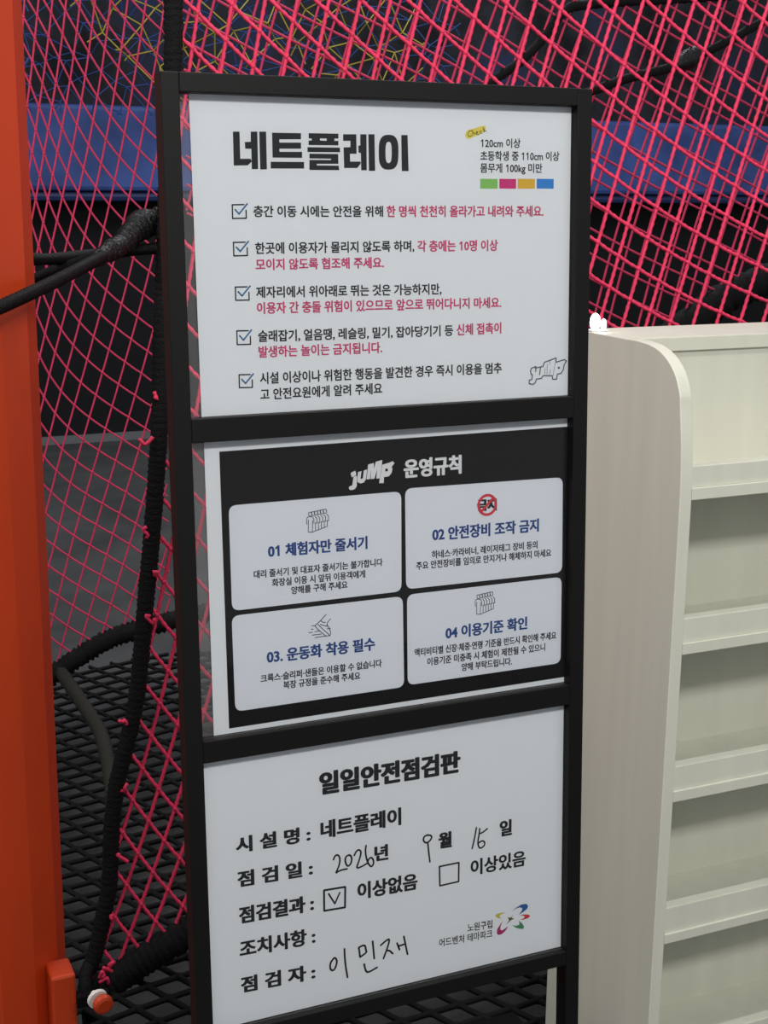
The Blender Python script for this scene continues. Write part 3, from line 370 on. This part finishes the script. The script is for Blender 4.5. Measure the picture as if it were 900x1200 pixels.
MB().tube(smooth_path([Vector(p) - b0 for p in BEAM], .004), .027, 14, rough(8, .07, .012)).build('beam_core', 'black_rope', bm_, smooth=True)
for q in range(5):
    c = Vector((-.012 + .004 * q, -.029, .030 + .007 * q)); MB().tube(smooth_path([c, c + Vector((rnd.uniform(-.012, .012), -.004, .008)), c + Vector((rnd.uniform(-.01, .016), .001, -.006))], .003), .0032, 5).build('twine_tie', 'pink', bm_, smooth=True)
tag(bm_, 'thick black wrapped beam along the bottom of the bright pink net', 'beam')
braid = lambda th, s: 1 + .13 * math.cos(2 * th + s * 520) * math.cos(s * 520 - 2 * th)
cd = empty('braided_strap', CORD_A[2]); c0 = Vector(CORD_A[2]); rl = lambda P: [Vector(p) - c0 for p in P]
MB().tube(smooth_path(rl(CORD_A), .003), .0085, 10, braid).build('cord', 'black_cord', cd, smooth=True)
MB().tube(smooth_path(rl(CORD_B), .003), .0075, 10, braid).build('cord', 'black_cord', cd, smooth=True)
wp = smooth_path(rl(WRAP), .004); nw = len(wp)
rr = [.010 + .0055 * min(1, i / (nw * .3)) + .0055 * max(0, min(1, (i / nw - .5) / .2)) + .001 * math.sin(i * .5) for i in range(nw)]
tag(MB().tube(wp, rr, 14, rough(11, .10, .013)).build('wrapped_end', 'wrap_tape', cd, smooth=True), 'shiny black taped end')
tag(cd, 'black braided strap crossing the orange post towards the wrapped rope', 'strap')
rope('thin_cord', THIN, .0085, 'black_cord', 'thin level black cord just behind the braided strap', 'cord', braid)
ra = empty('sagging_rope', ROPE_BACK_A[0]); a0 = Vector(ROPE_BACK_A[0])
MB().tube(smooth_path([Vector(p) - a0 for p in ROPE_BACK_A], .01), .0125, 8, rough(21, .08, .02)).build('rope_core', 'black_rope', ra, smooth=True)
k0 = Vector(ROPE_BACK_A[4]) - a0; k1 = Vector(ROPE_BACK_A[3]) - a0
MB().tube([k0.lerp(k1, t / 8) for t in range(-2, 9)], [.012, .022, .027, .029, .027, .027, .026, .023, .018, .015, .012], 12, rough(22, .08, .014)).build('knot', 'wrap_tape', ra, smooth=True)
tag(ra, 'black rope with a thick knot slanting across the pink nets on the right', 'rope')
rope('sagging_rope', ROPE_BACK_B, .0125, 'black_rope', 'curved black rope behind the pink net above the sign', 'rope', rough(23, .08, .02), 8, .01)
rope('wrapped_beam', DARK_ARC, .045, 'black_rope', 'thick dark wrapped beam just above the right end of the shelf top', 'beam', rough(24, .10, .03), 12, .012)
rope('wrapped_beam', LEFT_BEAM, .024, 'black_rope', 'fuzzy black wrapped beam under the fine pink net on the left', 'beam', rough(25, .14, .014), 12, .006)
rope('slack_rope', OLIVE, .0150, 'olive_rope', 'slack dark olive rope lying over the black floor net', 'rope', rough(26, .10, .016), 12, .006)

# ------------------------------------------------------------------ orange post
e = Vector(POST_EDGE); vdir = Vector((e.x - CAM[0][0], e.y - CAM[0][1], 0)).normalized(); left = Vector((-vdir.y, vdir.x, 0)); RP = .115
pc = Vector((e.x, e.y, 0)) + left * RP
post = empty('orange_post', (pc.x, pc.y, 0)); mb = MB(); N = 14
ang0 = math.atan2(-left.y, -left.x)
ring = [(RP * math.cos(ang0 + 2 * math.pi * k / N), RP * math.sin(ang0 + 2 * math.pi * k / N)) for k in range(N)]
mb.prism(ring, 'z', 0, 3.2); mb.build('column', 'orange', post, bevel=.012)
MB().prism([(q[0] * 1.02, q[1] * 1.02) for q in ring], 'z', -0.0, .02).build('base_collar', 'orange', post)
br = [Vector(p) - pc for p in BRACKET]
x1 = max(q.x for q in br); yb_ = br[0].y; zt = br[0].z
bo = Vector(BOLT[0]) - pc; bw = Vector(BOLT[1]) - pc
MB().box(x1 - .035, x1, yb_, yb_ + .05, 0.02, zt).build('bracket', 'orange', post, bevel=.004)
MB().box(x1 - .01, bo.x + .012, bw.y + .008, bw.y + .02, bo.z - .009, bo.z + .007).build('bracket_tongue', 'black_pad', post)
bt = MB(); ax = Vector((.15, -.96, -.12)).normalized(); bb = bo - ax * .012
bt.tube([bb, bb + ax * .004, bb + ax * .010, bb + ax * .012], [.0130, .0142, .0135, .0095], 18); b_o = bt.build('bolt_cap', 'orange', post, smooth=False)
tag(b_o, 'round orange bolt cap')
wb = bb - ax * .009 + Vector((-.004, 0, .003))
tag(MB().tube([wb, wb + ax * .003, wb + ax * .008], [.012, .0145, .0140], 18).build('washer', 'washer', b_o), 'white washer')
MB().tube([wb - ax * .010, wb + ax * .001], .004, 10).build('bolt_shank', 'washer', b_o)
tag(post, 'thick orange painted steel post at the left edge', 'post')

# ------------------------------------------------------------------ low black box
ap = Vector(APEX)
lb = empty('storage_box', (ap.x - .2, ap.y - .085, 0))
MB().box(-.2, .2, -.085, .085, 0, .27).build('box_body', 'black_pad', lb, bevel=.004)
MB().box(-.2, .2, -.085, .085, .27, .30).build('lid', 'black_pad', lb, bevel=.004)
tag(lb, 'low black box on the floor under and behind the sign', 'box')

# ------------------------------------------------------------------ cream display shelf
X0, YF, YB, YP = SHELF['x'], SHELF['yf'], SHELF['yb'], SHELF['yp']; TH = .018; X1 = X0 + .86; TOP = 1.2845
sh = empty('display_shelf', (X0, YF, 0))
crv = [(p.x, p.y) for p in smooth_path([(YP - YF, TOP, 0)] + [(y - YF, min(z, TOP - .0002), 0) for y, z in SHELF['curve']] + [(.0045, 1.165, 0), (.001, 1.12, 0), (0, 1.07, 0)], .005)]
prof = [(0, 0), (YB - YF, 0), (YB - YF, TOP)] + crv
for xx in (0, X1 - X0 - TH):
    MB().prism(prof, 'x', xx, xx + TH).build('side_panel', 'laminate', sh, bevel=.0012)
MB().box(TH, X1 - X0 - TH, YP - YF, YB - YF, TOP - .0195, TOP - .0005).build('top_board', 'laminate', sh, bevel=.001)
MB().box(TH, X1 - X0 - TH, YP - YF + .005, YP - YF + .013, .06, TOP - .0195).build('back_panel', 'laminate', sh)
MB().box(TH, X1 - X0 - TH, YB - YF - .010, YB - YF - .002, .06, TOP - .0195).build('back_panel', 'laminate', sh)
rows = list(SHELF['rows']) + [(.3000, .2610, .2465), (.1150, .0850, .0700)]
for (lt, ln, bt_) in rows:
    sb = MB().box(TH, X1 - X0 - TH, .0, YP - YF + .009, bt_, ln).build('shelf_board', 'laminate', sh, bevel=.0008)
    MB().box(TH, X1 - X0 - TH, .0035, .0205, ln, lt).build('front_lip', 'laminate', sb, bevel=.0008)
MB().box(TH, X1 - X0 - TH, .02, .035, 0, .07).build('kick_board', 'laminate', sh)
tag(sh, 'cream wood-effect display shelf with curved side panel and front lips, right of the sign', 'shelf')

# pair of small emissive white lobes on the back corner of the shelf top
lp = empty('twin_lamp', (BLOB_AT[0], BLOB_AT[1], TOP))
def lobe(x, w, h):
    b = MB().ball((x, 0, h * .5 + .001), 1, 16, 10, (w, w, h * .5)); return b.build('bulb', 'glow', lp, smooth=True)
lobe(0, .0075, .0245); lobe(.0138, .0040, .0165)
MB().box(-.008, .018, -.006, .006, 0, .003).build('lamp_base', 'lampbody', lp, bevel=.001)
tag(lp, 'small glowing white twin lamp on the back left corner of the shelf top', 'lamp')

# ------------------------------------------------------------------ the sign: black frame, three clear panes, three printed sheets
sg = empty('sign_stand', (0, BASE_Y, 0), (-LEAN, 0, 0))
DP = .022
fr = MB()
H = lambda v: HS - v
fr.box(0, BAR, 0, DP, 0, HS); fr.box(WIDE - BAR, WIDE, 0, DP, 0, HS)
for a, b in ((VV[0], VV[1]), (VV[2], VV[3]), (VV[4], VV[5]), (VV[6], VV[7])): fr.box(BAR, WIDE - BAR, 0, DP, H(b), H(a))
fr.build('frame', 'frame', sg, bevel=.0009)
for x in (0, WIDE - .03):
    MB().box(x, x + .03, -.14, .15, 0, .02).build('foot', 'frame', sg, bevel=.003).rotation_euler = (0, 0, 0)
openings = [(VV[1], VV[2]), (VV[3], VV[4]), (VV[5], VV[6])]
RECP = .0125
sheets = []
left_edges = [[(.0298, H(VV[1])), (.0313, H(VV[2]))], [(.0328, H(VV[3])), (.0325, H(VV[4]) - 0)], [(BAR, H(VV[5])), (BAR, H(VV[6]))]]
lab = ['white printed notice with a heavy black headline', 'white sheet printed black with four white cards', 'white inspection sheet with handwriting']
for k, (a, b) in enumerate(openings):
    e_ = .0002; bot = H(b) + e_
    (ul, _), (ul2, _) = left_edges[k]
    mb = MB(); pl = [(ul + e_, H(a) - e_), (WIDE - BAR - e_, H(a) - e_), (WIDE - BAR - e_, bot), (ul2 + e_, bot)]
    mb.prism(pl, 'y', RECP, RECP + .0004); s = mb.build('notice_sheet', 'paper', sg); tag(s, lab[k]); sheets.append(s)
    MB().box(BAR, WIDE - BAR, .0085, .0105, H(b), H(a)).build('clear_pane', 'pane', sg)
    MB().box(BAR, WIDE - BAR, .0145, .0160, H(b), H(a)).build('backing_pane', 'pane_back', sg)
def flat(name, faces, m, sheet, layer):                    # ink lying on the sheet; faces: lists of (u, h)
    y = RECP - .00006 * layer - .00004; v = []; f = []
    for q in faces:
        n = len(v); v += [(u, y, h) for u, h in q]; f.append(tuple(range(n, n + len(q))))
    me = bpy.data.meshes.new(name); me.from_pydata(v, [], f); me.update(); me.materials.append(M[m])
    o = bpy.data.objects.new(name, me); COL.objects.link(o); o.parent = sheets[sheet]; return o
LBL = {'color_swatch': True}
for sheet, name, colr, layer, polys in PRINTS:
    if name == 'heading': polys = polys + [(HEAD_RING[0][k], HEAD_RING[0][(k + 1) % 28], HEAD_RING[1][(k + 1) % 28], HEAD_RING[1][k]) for k in range(28)]
    o = flat(name, polys, colr, sheet, layer)
    if name == 'color_swatch': o['label'] = colr.replace('_ink', '') + ' square'
def rounded(q, r, n=6):
    q = [Vector(p) for p in q]; out = []
    for k in range(4):
        p = q[k]; a = (q[k - 1] - p).normalized(); b = (q[(k + 1) % 4] - p).normalized(); p0 = p + a * r; p1 = p + b * r
        for t in range(n + 1):
            s = t / n; out.append(tuple(p0 * (1 - s) ** 2 + p * 2 * s * (1 - s) + p1 * s ** 2))
    return out
for q in CARDS: flat('rule_card', [rounded(q, .0085)], 'card', 1, 2)
for colr, q in EMBLEM: tag(flat('emblem_petal' if colr != 'olive_ink' else 'emblem_star', [q], colr, 2, 1), colr.replace('_ink', '') + ' emblem piece')
c, rx, ry = NO_SIGN; R0 = ((rx[0] - c[0]) + (c[1] - ry[1])) / 2; R1 = R0 * .75; fs = []
NR = 32; cc = lambda r, k: (c[0] + r * math.cos(2 * math.pi * k / NR), c[1] + r * math.sin(2 * math.pi * k / NR))
for k in range(NR): fs.append((cc(R0, k), cc(R0, k + 1), cc(R1, k + 1), cc(R1, k)))
dg = Vector((.72, .69)).normalized(); nm = Vector((-dg.y, dg.x)) * R0 * .12; cv = Vector(c)
fs.append([tuple(cv + dg * R1 * 1.05 + nm), tuple(cv - dg * R1 * 1.05 + nm), tuple(cv - dg * R1 * 1.05 - nm), tuple(cv + dg * R1 * 1.05 - nm)])
tag(flat('prohibition_ring', fs, 'red_ink', 1, 5), 'red ring with slash')
def chaikin(p, closed=False):
    o = [p[0]]
    for a, b in zip(p, p[1:]): o += [(.75 * a[0] + .25 * b[0], .75 * a[1] + .25 * b[1]), (.25 * a[0] + .75 * b[0], .25 * a[1] + .75 * b[1])]
    return o + [p[-1]]
def ribbon(p, w):
    fs = []
    for k in range(len(p) - 1):
        a, b = Vector(p[k]), Vector(p[k + 1]); d = b - a
        if d.length < 1e-7: continue
        n = Vector((-d.y, d.x)).normalized() * w / 2; fs.append([tuple(a + n), tuple(a - n), tuple(b - n), tuple(b + n)])
    for q in p: fs.append([(q[0] + w / 2 * math.cos(t * math.pi / 4), q[1] + w / 2 * math.sin(t * math.pi / 4)) for t in range(8)])
    return fs
for sheet, name, colr, w, lines in STROKES:
    fs = []
    for p in lines:
        if name.startswith('handwritten') and name != 'handwritten_tick' or name == 'check_word': p = chaikin(chaikin(p))
        fs += ribbon(p, w)
    flat(name, fs, colr, sheet, 3)
DG = None
def text_mesh(body, wt):
    cu = bpy.data.curves.new('glyphs', 'FONT'); cu.body = body.replace('1', '\U0001D7E3'); cu.offset = wt; cu.resolution_u = 3
    o = bpy.data.objects.new('glyphs', cu); COL.objects.link(o)
    dg = bpy.context.evaluated_depsgraph_get(); me = bpy.data.meshes.new_from_object(o.evaluated_get(dg))
    bpy.data.objects.remove(o); bpy.data.curves.remove(cu); return me
refs = {}
for sheet, name, body, colr, wt, u0, u1, h0, h1, hh in TEXTS:
    bold = max(0, wt - .016); wt = min(wt, .016)
    if wt not in refs:
        r = text_mesh('한', wt); ys = [v.co.y for v in r.vertices]; refs[wt] = (min(ys), max(ys)); bpy.data.meshes.remove(r)
    lo, hi = refs[wt]; me = text_mesh(body, wt)
    if bold:                                               # heavier strokes: the same glyphs again, shifted a little
        vs = [tuple(v.co) for v in me.vertices]; fs = [tuple(p.vertices) for p in me.polygons]; nv = len(vs); V2 = []; F2 = []
        for k in range(8):
            dx, dy = 1.15 * bold * math.cos(k * math.pi / 4), .5 * bold * math.sin(k * math.pi / 4)
            V2 += [(x + dx, y + dy, k * 4e-6) for x, y, z in vs]; F2 += [tuple(i + k * nv for i in f) for f in fs]
        me = bpy.data.meshes.new(name); me.from_pydata(V2, [], F2)
    xs = [v.co.x for v in me.vertices]; xa, xb = min(xs), max(xs)
    y = RECP - .00006 * 4 - .00004
    for v in me.vertices:
        t = (v.co.x - xa) / (xb - xa); yy = (v.co.y - (lo + hi) / 2) / (hi - lo)
        v.co = (u0 + t * (u1 - u0), y - v.co.z, h0 + t * (h1 - h0) + yy * hh)
    me.materials.clear(); me.materials.append(M[colr]); me.name = name; me.update()
    o = bpy.data.objects.new(name, me); COL.objects.link(o); o.parent = sheets[sheet]
    if colr in ('pink_ink', 'blue_ink', 'white_ink'): o['label'] = colr.split('_')[0] + ' lettering'
tag(sg, 'black framed standing notice sign holding three printed white sheets', 'sign')
